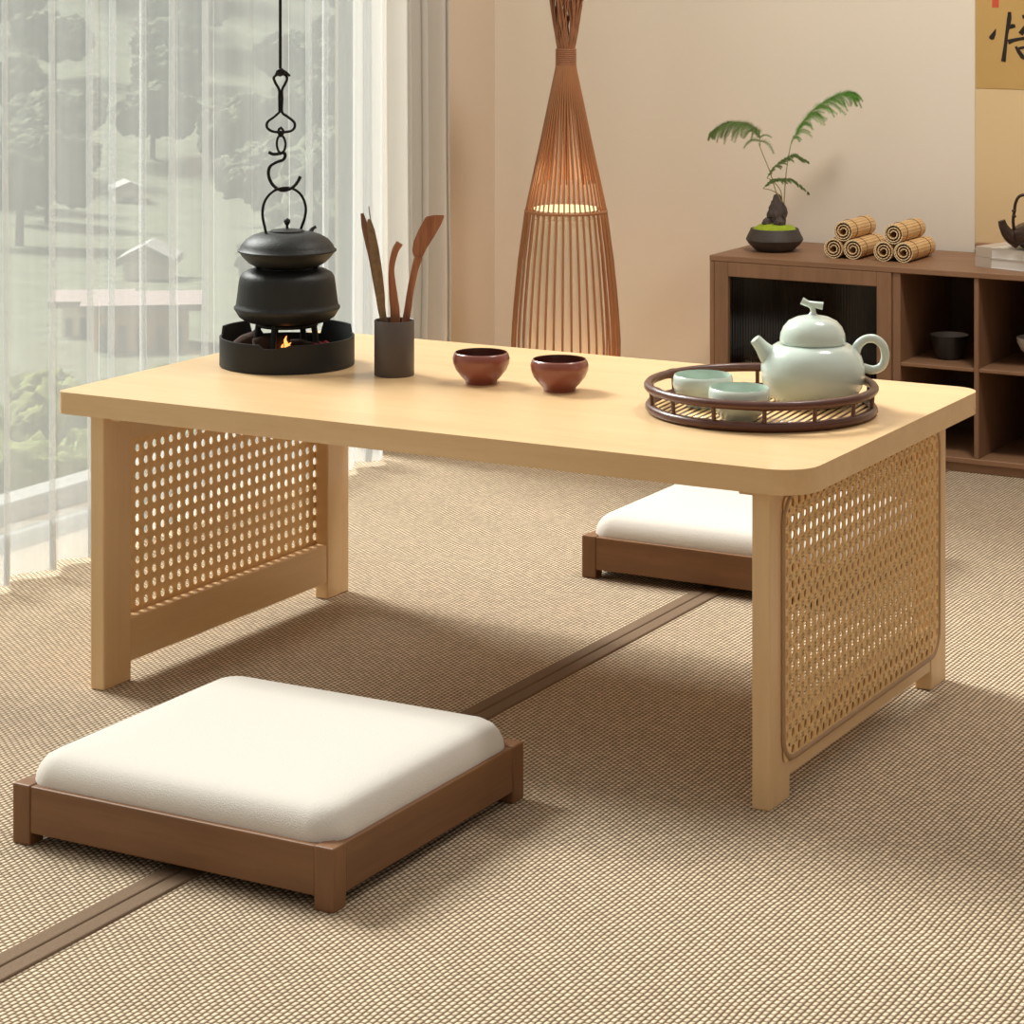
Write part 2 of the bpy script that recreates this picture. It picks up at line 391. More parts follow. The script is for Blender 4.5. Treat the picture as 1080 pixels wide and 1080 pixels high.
def side(xa, xb, out):
    """leg frame between x = xa (window side) and xb; out = -1 or 1, the side the cane is laid on"""
    zt = H - T
    y0, y1 = IY, W - IY
    for ya, yb in ((y0, y0 + LW), (y1 - LW, y1)):
        bm = bmesh.new(); bbox(bm, xa, xb, ya, yb, 0, zt, .0022, 2); obj('leg', bm, 'beech_z', tab)
    a, b = y0 + LW - .0005, y1 - LW + .0005
    def rail(zlo, zhi, up):
        bm = bmesh.new(); bbox(bm, xa + .0012, xb - .0012, a, b, zlo, zhi, .0012, 1)
        return bm
    obj('bottom_rail', rail(.024, .080, 1), 'beech_y', tab)
    obj('top_rail', rail(.312, zt, 0), 'beech_y', tab)
    xi = xb if out < 0 else xa            # inner face
    bm = bmesh.new()
    if out > 0: bbox(bm, xi - .021, xi + .0005, y0 + .012, y1 - .012, zt - .0085, zt, .001, 1)
    else: bbox(bm, xi - .0005, xi + .018, y0 + .012, y1 - .012, zt - .0085, zt, .001, 1)
    obj('cleat', bm, 'beech_y', tab)
    # cane sheet, on the outer face
    cy0, cy1, cz0, cz1 = .047, .557, .044, .339
    xo = (xb if out > 0 else xa)
    th = .0016
    p = .0181
    ny, nz = int((cy1 - cy0) / p), int((cz1 - cz0) / p)
    py, pz = (cy1 - cy0) / ny, (cz1 - cz0) / nz
    bm = bmesh.new()
    x1_, x2_ = (xo - .0002, xo + th) if out > 0 else (xo - th, xo + .0002)
    rad = .030
    def inside(y, z):
        dy = max(cy0 + rad - y, y - (cy1 - rad), 0); dz = max(cz0 + rad - z, z - (cz1 - rad), 0)
        return dy*dy + dz*dz <= (rad + .0005)**2
    rh = .0046
    for i in range(ny):
        for j in range(nz):
            u, v = cy0 + (i + .5)*py, cz0 + (j + .5)*pz
            if not inside(u, v): continue
            hole = [(u + rh*1.05*math.cos(PI/8 + k*PI/4), v + rh*1.2*math.sin(PI/8 + k*PI/4)) for k in range(8)]
            hy, hz = py/2, pz/2
            q = .42
            outer = [(u+hy, v+hz*q), (u+hy*q, v+hz), (u-hy*q, v+hz), (u-hy, v+hz*q), (u-hy, v-hz*q), (u-hy*q, v-hz), (u+hy*q, v-hz), (u+hy, v-hz*q)]
            if not all(inside(*c) for c in ((u+hy*.7, v+hz*.7), (u-hy*.7, v-hz*.7), (u+hy*.7, v-hz*.7), (u-hy*.7, v+hz*.7))):
                hole = None
            vo = {}
            for s, x in enumerate((x1_, x2_)):
                vo[s] = [bm.verts.new((x, a_, b_)) for a_, b_ in outer]
                cor = [bm.verts.new((x, u + sx*hy, v + sz*hz)) for sx, sz in ((1, 1), (-1, 1), (-1, -1), (1, -1))]
                if hole is None:
                    if inside(u, v): bm.faces.new(vo[s] if s else vo[s][::-1])
                    vh = None
                else:
                    vh = [bm.verts.new((x, a_, b_)) for a_, b_ in hole]
                    for k in range(8): bm.faces.new((vo[s][k], vo[s][(k+1) % 8], vh[(k+1) % 8], vh[k]))
                    for c, (k1, k2) in zip(cor, ((0, 1), (2, 3), (4, 5), (6, 7))): bm.faces.new((vo[s][k1], c, vo[s][k2]))
                vo[(s, 'h')] = vh
            if hole is not None:
                A_, B_ = vo[(0, 'h')], vo[(1, 'h')]
                for k in range(8): bm.faces.new((A_[k], A_[(k+1) % 8], B_[(k+1) % 8], B_[k]))
    # proud strands: paired uprights and paired rows, plus diagonals under them
    xs0, xs1 = (x2_ - .0002, x2_ + .0004) if out > 0 else (x1_ - .0004, x1_ + .0002)
    for j in range(1, nz):
        z = cz0 + j*pz
        for d in (-.0019, .0019): box(bm, xs0, xs1, cy0 + (rad if j in (1, nz-1) else .004), cy1 - (rad if j in (1, nz-1) else .004), z + d - .0012, z + d + .0012)
    for i in range(1, ny):
        y = cy0 + i*py
        for d in (-.0018, .0018): box(bm, xs0, xs0 + (xs1 - xs0)*1.0, y + d - .001, y + d + .001, cz0 + (rad if i in (1, ny-1) else .004), cz1 - (rad if i in (1, ny-1) else .004))
    obj('cane_panel', bm, 'cane', tab)
    ring = rrect(cy0, cy1, cz0, cz1, (rad,)*4, 8)
    xc = xo + .0012*out
    bm = bmesh.new(); tube(bm, [(xc, a_, b_) for a_, b_ in ring], .0036, 8, closed=True, flat=((1, 0, 0), .7))
    o = obj('cane_binding', bm, 'cane_trim', tab, smooth=60)
side(IX, IX + LT, -1)
side(L - IX - LT, L - IX, 1)

# ================================================================== FLOOR CUSHIONS
def cushion(label):
    t = thing('floor_seat', label, 'floor seat', (.529, -.2725, 0), 0, 'cushioned wooden floor seats')
    hx, hy, p = .2035, .1935, .0235
    for sx in (-1, 1):
        for sy in (-1, 1):
            bm = bmesh.new()
            bbox(bm, *sorted((sx*hx, sx*(hx - p))), *sorted((sy*hy, sy*(hy - p))), 0, .064, .002, 2)
            obj('corner_post', bm, 'walnut_z', t)
    for sy in (-1, 1):
        bm = bmesh.new(); bbox(bm, -hx + p - .0002, hx - p + .0002, *sorted((sy*(hy - .0012), sy*(hy - .017))), .0135, .063, .0015, 2); obj('side_rail', bm, 'walnut_x', t)
    for sx in (-1, 1):
        bm = bmesh.new(); bbox(bm, *sorted((sx*(hx - .0012), sx*(hx - .017))), -hy + p - .0002, hy - p + .0002, .0135, .063, .0015, 2); obj('side_rail', bm, 'walnut_y', t)
    bm = bmesh.new(); box(bm, -hx + .0165, hx - .0165, -hy + .0165, hy - .0165, .03, .045); obj('base_board', bm, 'walnut_x', t)
    # pad: a soft superellipse block
    px, py, z0, z1 = hx - .0065, hy - .0075, .036, .090
    bm = bmesh.new(); N = 40
    def ring_at(ins, z):
        out = rrect(-px + ins, px - ins, -py + ins, py - ins, (max(.034 - ins*.6, .006),)*4, 8)
        return [bm.verts.new((u, v, z)) for u, v in out]
    prof = [(.012, z0), (.0015, z0 + .008), (0, z0 + .018), (0, z0 + .026), (.0012, z0 + .035), (.0045, z0 + .043), (.010, z0 + .0505), (.018, z0 + .0555), (.030, z0 + .058), (.055, z0 + .0592), (.09, z0 + .060)]
    rings = [ring_at(*q) for q in prof]
    bm.faces.new(rings[0][::-1])
    for a, b in zip(rings, rings[1:]):
        n = len(a)
        for i in range(n): bm.faces.new((a[i], a[(i+1) % n], b[(i+1) % n], b[i]))
    bm.faces.new(rings[-1])
    o = obj('seat_pad', bm, 'fabric', t, smooth=180)
    o['label'] = 'cream linen pad with rounded edges'
    return t
c1 = cushion('low walnut floor seat with cream pad in the foreground before the table')
c2 = dup(c1, (.5335, 1.0225, 0), 0, 'low walnut floor seat with cream pad behind the table, partly hidden')

# ================================================================== STOVE, POT, KETTLE, HOOK (turned to the room's long view)
def loc_tool(px0, fw):
    s = fw / 2638.1
    return lambda px, py, v=0.0: ((px - px0)*s, v, .9457 - (py + 50.5)*s)
SX, SY = .139, .322
G = loc_tool(296.5, 3.436)
st = thing('charcoal_tray_stove', 'round black iron fire tray with notched rim on the tea table', 'stove', (SX, SY, H), YAW)
bm = bmesh.new()
Rt, th, seg = .0925, .003, 96
def rim_h(a):          # a = angle, -90 deg faces the camera
    d = math.degrees(a) % 360
    if 20 <= d <= 62 : return .050          # raised guard, back right
    if 128 <= d <= 172: return .050         # raised guard, back left
    if 62 < d < 128: return .030
    if 252 <= d <= 268: return .0345
    if 268 < d < 274: return .037
    return .0395
bot_o, top_o, bot_i, top_i = [], [], [], []
for i in range(seg):
    a = 2*PI*i/seg; c, s_ = math.cos(a), math.sin(a); h = rim_h(a)
    bot_o.append(bm.verts.new((Rt*c, Rt*s_, .001))); top_o.append(bm.verts.new((Rt*c, Rt*s_, h)))
    bot_i.append(bm.verts.new(((Rt-th)*c, (Rt-th)*s_, .004))); top_i.append(bm.verts.new(((Rt-th)*c, (Rt-th)*s_, h)))
for i in range(seg):
    j = (i+1) % seg
    for q in ((bot_o[i], bot_o[j], top_o[j], top_o[i]), (top_o[i], top_o[j], top_i[j], top_i[i]), (top_i[i], top_i[j], bot_i[j], bot_i[i])): bm.faces.new(q)
bm.faces.new(bot_o[::-1]); bm.faces.new(bot_i)
obj('tray_body', bm, 'iron_tray', st, smooth=40)
for k, a in enumerate((R(250), R(200), R(-20), R(60), R(120))):
    bm = bmesh.new(); r0 = .040 if k < 3 else .036
    x, y = r0*math.cos(a), r0*math.sin(a)
    tube(bm, [(x*1.25, y*1.25, .004), (x*1.1, y*1.1, .03), (x, y, .0575)], .0042, 8); obj('stand_leg', bm, 'iron_tray', st, smooth=60)
bm = bmesh.new(); torus(bm, .040, .003, .0555, 40, 6); obj('trivet_ring', bm, 'iron_tray', st)
def log(x, y, z, ln, r, rz, tilt, label):
    t = tag(obj('firewood_log', (lambda b: (tube(b, crom([(-ln/2, 0, 0), (-ln/6, .001, .001), (ln/6, -.001, 0), (ln/2, 0, .001)], 4), [r, r*1.05, r*.97, r*1.02], 12), b)[1])(bmesh.new()), 'log', smooth=35), label, 'log', 'charred logs in the fire tray')
    t.location = Vector((SX, SY, H)) + Matrix.Rotation(YAW, 3, 'Z') @ Vector((x, y, z)); t.rotation_euler = (0, tilt, YAW + rz)
log(-.050, .004, .0300, .040, .0125, R(8), R(-28), 'short charred log standing at the left inside the fire tray')
log(-.020, -.020, .0290, .046, .0125, R(12), R(-6), 'charred log lying in front under the iron pot, beside the flame')
log(.022, .022, .0165, .040, .0120, R(-15), R(4), 'charred log lying towards the right rear of the fire tray')
bm = bmesh.new()
for dx, hh, rr in ((0, .024, .0036), (.006, .015, .0030), (-.005, .013, .0028)):
    tube(bm, crom([(dx, 0, 0), (dx*1.2+.001, 0, hh*.4), (dx*.8-.001, 0, hh*.75), (dx+.001, 0, hh)], 4), [rr*.7, rr, rr*.5, .0003], 8, flat=((0, 1, 0), .5))
f = tag(obj('flame', bm, 'flame', smooth=60), 'small orange flame burning between the logs in the fire tray', 'flame')
f.location = Vector((SX, SY, H)) + Matrix.Rotation(YAW, 3, 'Z') @ Vector((.0015, -.034, .020)); f.rotation_euler.z = YAW
bm = bmesh.new()
for k in range(16):
    b2 = bmesh.new(); bmesh.ops.create_icosphere(b2, subdivisions=1, radius=random.uniform(.005, .008))
    join(bm, b2, Matrix.Translation((.052 + random.uniform(-.016, .016), -.016 + random.uniform(-.02, .02), .012 + random.uniform(0, .020))))
e = tag(obj('glowing_coals', bm, simple('coal', srgb(130, 20, 34), .8, nscale=200, namt=.7), smooth=20), 'dark red glowing coals heaped at the right in the fire tray', 'coals', kind='stuff')
e.location = (SX, SY, H); e.rotation_euler.z = YAW

pot = thing('cast_iron_pot', 'wide black cast iron pot standing over the fire tray', 'pot', (SX, SY, H + .0590), YAW)
bm = bmesh.new()
lathe(bm, [(0, 0), (.045, 0), (.058, .002), (.066, .0075), (.0705, .015), (.0728, .0185), (.0728, .0205), (.0705, .0225), (.0695, .028), (.0665, .052), (.0650, .0605), (.0620, .066), (.054, .0705), (.046, .0725), (.042, .0735), (.042, .0700), (.0, .0700)], 72)
obj('pot_body', bm, 'iron', pot, smooth=50)
ket = thing('iron_kettle', 'flat black iron kettle with arched handle, sitting on the iron pot', 'kettle', (SX, SY, H + .1330), YAW)
bm = bmesh.new()
lathe(bm, [(0, 0), (.034, 0), (.044, .002), (.0535, .0075), (.0605, .0145), (.0650, .0205), (.0678, .0226), (.0678, .0244), (.0652, .0260), (.0630, .0310), (.0565, .0385), (.0470, .0440), (.0370, .0472), (.0270, .0485), (.022, .0488), (.020, .0488), (.0, .0488)], 72)
obj('kettle_body', bm, 'iron', ket, smooth=50)
bm = bmesh.new(); lathe(bm, [(0, .0470), (.0235, .0470), (.0235, .0495), (.0225, .0510), (.010, .0528), (.0, .0530)], 48); lid = obj('lid', bm, 'iron', ket, smooth=40)
bm = bmesh.new(); lathe(bm, [(.0018, .0520), (.0018, .0575), (.0035, .0595), (.0046, .0625), (.0040, .0655), (.0018, .0672), (0, .0676)], 20); obj('knob', bm, 'iron', lid, smooth=60)
bm = bmesh.new()
zb = H + .1330
loop = [(277, 251), (274.5, 240), (271.5, 226), (273, 213), (280, 203), (290, 198.5), (302, 199), (311, 206), (315.5, 218), (314.5, 230), (311, 240), (309, 246)]
pts = []
for i, (px, py) in enumerate(loop):
    x, y, z = G(px, py); t = i/(len(loop)-1); pts.append((x, -.018 + .036*t, z - zb))
tube(bm, crom(pts, 6), .0019, 8); obj('handle', bm, 'hook', ket, smooth=60)
for i, sx in ((0, -1), (-1, 1)):
    bm = bmesh.new(); x, y, z = pts[i]; tube(bm, [(x, y, z - .006), (x, y, z + .004)], .0032, 10); obj('handle_lug', bm, 'iron', ket, smooth=60)
bm = bmesh.new(); tube(bm, [(.026, .036, .040), (.032, .040, .0490), (.036, .042, .0510)], [.0050, .0028, .0024], 12); obj('spout', bm, 'iron', ket, smooth=60)

# hanging hook: rod, forged pull, link and S hook
hk = thing('hanging_pot_hook', 'black wire pot hook hanging from above over the iron kettle', 'pot hook', (SX, SY, H + .2), YAW)
z0 = H + .2
def wire(name, pix, r, n=6, closed=False, vs=None):
    bm = bmesh.new(); pp = []
    for i, (px, py) in enumerate(pix):
        x, y, z = G(px, py); pp.append((x, (vs[i] if vs else 0), z - z0))
    tube(bm, crom(pp, n) if not closed else crom(pp + [pp[0]], n)[:-1], r, 8, closed=closed)
    return obj(name, bm, 'hook', hk, smooth=60)
x_, y_, zr = G(289.3, 73)
bm = bmesh.new(); tube(bm, [(x_, 0, zr - z0), (x_, 0, 2.60 - z0)], .0021, 8); obj('rod', bm, 'hook', hk, smooth=60)
bm = bmesh.new()
b2 = bmesh.new(); bmesh.ops.create_icosphere(b2, subdivisions=2, radius=.0062); join(bm, b2, Matrix.Translation((x_, 0, G(0, 76)[2] - z0)))
tube(bm, crom([(x_ - .006, 0, G(0, 79)[2] - z0), (x_ - .002, -.004, G(0, 74)[2] - z0), (x_ + .006, -.003, G(0, 75)[2] - z0), (x_ + .013, 0, G(0, 80)[2] - z0)], 5), .0018, 8)
obj('knot', bm, 'hook', hk, smooth=60)
wire('forged_pull', [(288.6, 118), (288.4, 105), (288.2, 95), (284.5, 88), (282.5, 82), (286, 78.5), (290, 77.5), (294.5, 79), (296.5, 83), (294, 89), (291.2, 95), (291.4, 105), (291.2, 118), (297, 123), (304, 129), (304, 135), (299, 138.5), (290, 139.3), (281, 138.5), (275.5, 134.5), (276, 128.5), (283, 123)], .0019, 5, True)
wire('swivel_link', [(290, 141), (286.5, 146), (285.5, 152), (287, 158.5), (290, 161), (293.5, 158.5), (295, 152), (293.5, 146)], .0017, 5, True, [0, .001, .002, .001, 0, -.001, -.002, -.001])
wire('link_eye', [(290, 134.5), (287.5, 137), (288.5, 142.5), (291, 142.8), (292.5, 138)], .0018, 5, True, [0, .003, 0, -.003, -.001])
wire('s_hook', [(277, 160.5), (282, 162.5), (288, 162), (293, 161), (294.5, 164.5), (292, 168.5), (285, 171), (279, 175), (276.8, 182), (278.5, 190), (283, 196.5), (290, 200.5), (297, 200), (303.5, 196.5), (308, 191), (310.5, 186)], .0023, 6)

# ================================================================== UTENSIL HOLDER
HX, HY = .314, .319
hd = thing('utensil_cup', 'dark grey metal cylinder cup holding wooden tea tools', 'utensil cup', (HX, HY, H), YAW)
bm = bmesh.new(); lathe(bm, [(0, 0), (.0262, 0), (.0268, .001), (.0268, .073), (.0262, .0738), (.0252, .073), (.0250, .004), (0, .004)], 56)
obj('cup_body', bm, 'holder', hd, smooth=40)
HG = loc_tool(414.5, 3.347)
def tool(name, label, cat, parts_px, radii, matn, v0, v1, flat=.5):
    bm = bmesh.new(); pp = []
    n = len(parts_px)
    for i, (px, py) in enumerate(parts_px):
        x, y, z = HG(px, py); pp.append((x, v0 + (v1 - v0)*i/(n-1), z - H))
    c = crom(pp, 6); rr = [interp(radii, i/(len(c)-1)) for i in range(len(c))]
    tube(bm, c, rr, 10, flat=((.25, 1, 0), flat))
    o = obj(name, bm, matn, smooth=50); tag(o, label, cat, 'tea tools in the grey cup')
    o.location = (HX, HY, H); o.rotation_euler.z = YAW; return o
tool('tea_stick', 'plain dark brown flat tea stick leaning at the far left of the grey cup', 'tea tool', [(413, 394), (402, 334), (397, 305), (391, 270), (384, 243), (380, 226)], [.0018, .0034, .0048, .0056, .0060, .0050, .0022], 'brownwood', .002, .012)
tool('bamboo_tongs', 'mottled green-brown bamboo tongs leaning left in the grey cup', 'tea tool', [(417, 394), (403, 334), (399.5, 305), (395, 270), (391, 245), (388.5, 230)], [.0022, .0046, .0062, .0068, .0064, .0052, .0024], 'bamboo_t', -.004, -.012)
tool('tea_needle', 'thin brown needle tip showing above the tongs at the far left', 'tea tool', [(408, 394), (401, 340), (393, 270), (387, 219)], [.0008, .0009, .0009, .0006], 'brownwood', .010, .016, 1)
tool('tea_scoop', 'reddish wooden tea scoop with curved tip, shortest tool in the cup', 'tea tool', [(416, 394), (415.5, 334), (413.5, 312), (411.5, 285), (415, 266), (420, 256.5)], [.0030, .0068, .0060, .0040, .0048, .0052], 'redwood', 0, .004)
sp = thing('wooden_spatula', 'reddish wooden spatula with broad slanted blade leaning right in the cup', 'spatula', (HX, HY, H), YAW, 'tea tools in the grey cup')
bm = bmesh.new(); c = crom([HG(*q) for q in ((415, 394), (427, 336), (431, 310), (436, 285), (440, 272))], 6)
c = [(p.x, .004 + .006*i/len(c), p.z - H) for i, p in enumerate(c)]
tube(bm, c, [interp([.0025, .0050, .0046, .0048, .0058], i/(len(c)-1)) for i in range(len(c))], 10, flat=((0, 1, 0), .55)); obj('handle', bm, 'redwood', sp, smooth=50)
bm = bmesh.new(); ol = [(436.5, 275), (433, 266), (434.5, 256), (440, 243), (447.5, 229.5), (457, 227.5), (467.5, 228), (464, 237), (456, 251), (449, 262), (443, 274)]
ol = [(HG(*q)[0], HG(*q)[2] - H) for q in ol]; prism(bm, ol[::-1], .0085, .0135, 'y')
bmesh.ops.bevel(bm, geom=[e for e in bm.edges], offset=.0012, segments=2, affect='EDGES'); obj('blade', bm, 'redwood', sp, smooth=40)

# ================================================================== RED CUPS
def red_cup(label, loc):
    t = thing('red_tea_cup', label, 'tea cup', loc, 0, 'red clay tea cups on the table')
    bm = bmesh.new()
    lathe(bm, [(0, .002), (.017, .002), (.0185, 0), (.0205, 0), (.0212, .004), (.0262, .009), (.0335, .018), (.0372, .027), (.0377, .033), (.0360, .0385), (.0345, .0408), (.0335, .0408)], 64)
    obj('cup_body', bm, 'redclay', t, smooth=60)
    bm = bmesh.new(); lathe(bm, [(.0338, .0409), (.0335, .0400), (.0350, .0350), (.0352, .029), (.031, .018), (.022, .009), (0, .006)], 64)
    o = obj('inner_glaze', bm, 'redclay_in', t, smooth=60); o['label'] = 'darker glazed inside'
    return t
r1 = red_cup('reddish brown clay tea cup nearer the utensil cup, left one of two', (.447, .321, H))
dup(r1, (.563, .322, H), .7, 'reddish brown clay tea cup nearer the teapot tray, right one of two')

# ================================================================== TRAY, CELADON SET
TX, TY = .849, .313
tr = thing('bamboo_tea_tray', 'round dark bamboo tray with open rail, carrying the pale green tea set', 'tray', (TX, TY, H), YAW)
def ring(name, R0, z, r, joints):
    bm = bmesh.new(); n = 96; pts = []; rr = []
    for i in range(n):
        a = 2*PI*i/n; pts.append((R0*math.cos(a), R0*math.sin(a), z))
        rr.append(r * (1.16 if any(abs(((math.degrees(a) - j + 180) % 360) - 180) < 2.2 for j in joints) else 1))
    tube(bm, pts, rr, 10, closed=True); return obj(name, bm, 'traywood', tr, smooth=60)
ring('bottom_ring', .1365, .0062, .0060, (30, 95, 160, 235, 300, 350))
ring('top_ring', .1385, .0315, .0056, (20, 80, 140, 200, 265, 320))
for k in range(14):
    a = 2*PI*(k + .35)/14
    bm = bmesh.new(); tube(bm, [(.1365*math.cos(a), .1365*math.sin(a), .008), (.1382*math.cos(a), .1382*math.sin(a), .0300)], .0026, 8); obj('spindle', bm, 'traywood', tr, smooth=60)
bm = bmesh.new()
for k in range(-14, 15):
    d = k*.0096; hl = math.sqrt(max(.1345**2 - d*d, 0))
    if hl < .01: continue
    box(bm, -hl, hl, d - .0024, d + .0024, .0054, .0064, Matrix.Rotation(R(66), 4, 'Z'))
o = obj('slat_mat', bm, 'cane', tr); o['label'] = 'pale rattan slats'
bm = bmesh.new(); lathe(bm, [(0, .0040), (.1340, .0040), (.1340, .0053), (0, .0053)], 64)
for k in (-2, 0, 2):
    d = k*.034; hl = math.sqrt(.1345**2 - d*d); box(bm, -hl, hl, d - .003, d + .003, .0008, .0042, Matrix.Rotation(R(-24), 4, 'Z'))
obj('tray_base', bm, 'traywood', tr)
ZT = H + .0066
tp = thing('celadon_teapot', 'pale green glazed teapot with twig knob on the bamboo tray', 'teapot', (.8975, .3620, ZT), YAW)
bm = bmesh.new()
prof = [(0, .001), (.034, .001), (.038, 0), (.044, .002), (.0545, .0105), (.0610, .0215), (.0642, .035), (.0640, .047), (.0600, .0595), (.0530, .0685), (.0460, .0730), (.0418, .0745), (.0395, .0735), (0, .0735)]
lathe(bm, prof, 72); obj('teapot_body', bm, 'celadon', tp, smooth=70)
bm = bmesh.new(); lathe(bm, [(0, .0750), (.0395, .0750), (.0407, .0765), (.0407, .0800), (.0398, .0870), (.0362, .0950), (.0300, .1020), (.020, .1068), (.009, .1090), (.006, .1100), (.0, .1100)], 64); lid = obj('lid', bm, 'celadon', tp, smooth=60)
bm = bmesh.new()
tube(bm, crom([(0, 0, .108), (.0005, 0, .1135), (-.0005, 0, .1185), (-.003, 0, .1225)], 5), [.0065, .0035, .0034, .0046], 12)
tube(bm, crom([(-.0135, .001, .1270), (-.006, 0, .1235), (.004, 0, .1220), (.0125, -.001, .1207)], 5), [.0048, .0040, .0042, .0050], 12)
obj('twig_knob', bm, 'celadon', lid, smooth=60)
bm = bmesh.new(); tube(bm, crom([(-.048, -.002, .052), (-.057, -.003, .0625), (-.064, -.004, .071), (-.0720, -.005, .0805)], 6), [.0150, .0118, .0088, .0070], 18, cap=False)
tube(bm, crom([(-.0720, -.005, .0805), (-.064, -.004, .071), (-.057, -.003, .0625)], 6), [.0060, .0062, .0068], 18); obj('spout', bm, 'celadon', tp, smooth=60)
bm = bmesh.new(); tube(bm, crom([(.052, 0, .0630), (.057, 0, .0730), (.066, 0, .0795), (.0775, 0, .0795), (.0870, 0, .0715), (.0900, 0, .0580), (.0855, 0, .0460), (.0750, 0, .0415), (.0610, 0, .0440)], 7), [.0068, .0058, .0054, .0054, .0054, .0054, .0052, .0052, .0060], 14, flat=((0, 1, 0), .9)); obj('handle', bm, 'celadon', tp, smooth=60)
def cel_cup(label, loc):
    t = thing('celadon_tea_cup', label, 'tea cup', loc, 0, 'pale green tea cups on the tray')
    bm = bmesh.new(); lathe(bm, [(0, .002), (.018, .002), (.019, 0), (.021, 0), (.022, .003), (.029, .009), (.0350, .018), (.0372, .027), (.0368, .034), (.0352, .0385), (.0343, .0388)], 64); obj('cup_body', bm, 'celadon', t, smooth=60)
    bm = bmesh.new(); lathe(bm, [(.0346, .0389), (.0342, .0380), (.0348, .033), (.0345, .027), (.0315, .017), (.022, .009), (0, .0065)], 64); obj('inner_glaze', bm, 'celadon_in', t, smooth=60)
    return t
k1 = cel_cup('pale green tea cup at the back left of the bamboo tray', (.786, .280, ZT))
dup(k1, (.862, .219, ZT), 1.1, 'pale green tea cup at the front of the bamboo tray, nearest the viewer')

# ================================================================== CABINET
CX0, CX1, CY0, CY1, CH = .078, 1.30, 1.838, 2.126, .366
cab = thing('low_cabinet', 'long low brown wood cabinet with glass door and open cubbies against back wall', 'cabinet', ((CX0+CX1)/2, (CY0+CY1)/2, 0))
ox, oy = (CX0+CX1)/2, (CY0+CY1)/2
def cbox(name, x0, x1, y0, y1, z0, z1, m, par=cab, bev=.0012):
    bm = bmesh.new(); bbox(bm, x0-ox, x1-ox, y0-oy, y1-oy, z0, z1, bev, 1); return obj(name, bm, m, par)
cbox('cabinet_top', CX0, CX1, CY0, CY1, CH - .011, CH, 'cab_x')
cbox('side_panel', CX0, CX0 + .010, CY0 + .001, CY1, 0, CH - .011, 'cab_z')
cbox('side_panel', CX1 - .010, CX1, CY0 + .001, CY1, 0, CH - .011, 'cab_z')
cbox('back_panel', CX0 + .01, CX1 - .01, CY1 - .008, CY1, .019, CH - .011, 'cab_in_shade')
cbox('plinth', CX0 + .01, CX1 - .01, CY0 + .008, CY1 - .01, 0, .017, 'cab_x')
cbox('bottom_board', CX0 + .01, CX1 - .01, CY0 + .001, CY1 - .008, .017, .027, 'cab_x')
divs = [(.446, .462, 'cab_z'), (.6025, .6115, 'cab_z'), (.760, .769, 'cab_z'), (.917, .933, 'cab_z')]
for a, b, m in divs: cbox('divider', a, b, CY0 + .004, CY1 - .008, .027, CH - .011, m)
for a, b in ((.462, .6025), (.6115, .760), (.769, .917)): cbox('shelf', a, b, CY0 + .004, CY1 - .008, .184, .191, 'cab_x')
for a, b in ((CX0 + .01, .446), (.933, CX1 - .01)): cbox('shelf', a, b, CY0 + .03, CY1 - .008, .166, .174, 'cab_x')
def door(x0, x1, hinge):
    z0, z1 = .029, .3545
    d = obj('door', (lambda b: ([bbox(b, *q, .001, 1) for q in ((x0-ox, x0+.0285-ox, CY0-oy, CY0+.018-oy, z0, z1), (x1-.0285-ox, x1-ox, CY0-oy, CY0+.018-oy, z0, z1), (x0+.0285-ox, x1-.0285-ox, CY0-oy, CY0+.018-oy, z1-.027, z1), (x0+.0285-ox, x1-.0285-ox, CY0-oy, CY0+.018-oy, z0, z0+.027))], b)[1])(bmesh.new()), 'cab_z', cab)
    bm = bmesh.new(); n = int((x1 - x0 - .057) / .0028); ga, gb = [], []
    pts = []
    for i in range(n + 1):
        x = x0 + .0285 + (x1 - x0 - .057)*i/n; y = CY0 + .010 + (.0012 if i % 2 else 0)
        pts.append((x - ox, y - oy))
    for a, b in zip(pts, pts[1:]):
        v = [bm.verts.new(q) for q in ((a[0], a[1], z0 + .025), (b[0], b[1], z0 + .025), (b[0], b[1], z1 - .025), (a[0], a[1], z1 - .025))]; bm.faces.new(v)
    g = obj('glass_panel', bm, 'reeded', d); g['label'] = 'dark smoked reeded glass'
door(.0885, .4455, 0); door(.9335, 1.2895, 0)

# things in the cubbies
def bowl(name, label, prof_o, prof_i, mo, mi, loc, cat='bowl'):
    t = thing(name, label, cat, loc)
    bm = bmesh.new(); lathe(bm, prof_o, 48); obj('bowl_body', bm, mo, t, smooth=60)
    bm = bmesh.new(); lathe(bm, prof_i, 48); obj('inner_glaze', bm, mi, t, smooth=60); return t
bowl('black_bowl', 'black bowl with grey inside on the upper cubby shelf of the cabinet', [(0, 0), (.022, 0), (.024, .004), (.030, .016), (.033, .034), (.0362, .0440), (.0350, .0445)], [(.0354, .0446), (.032, .038), (.028, .018), (0, .008)], 'blackbowl', 'blackbowl_in', (.527, 1.925, .1914))
bowl('footed_bowl', 'mottled white footed bowl in the cubby right of the black bowl', [(0, 0), (.013, 0), (.012, .014), (.018, .018), (.030, .026), (.0375, .040), (.039, .050), (.0378, .0504)], [(.0381, .0505), (.036, .042), (.026, .028), (0, .022)], 'pale_bowl', 'pale_bowl', (.693, 1.935, .1912))
bowl('brown_clay_cup', 'brown clay cup on the bottom board of the cabinet, by the right picture edge', [(0, 0), (.024, 0), (.026, .003), (.030, .036), (.0295, .0365)], [(.0296, .0366), (.026, .030), (.024, .004), (0, .004)], 'browncup', 'browncup', (.705, 1.93, .027), 'cup')

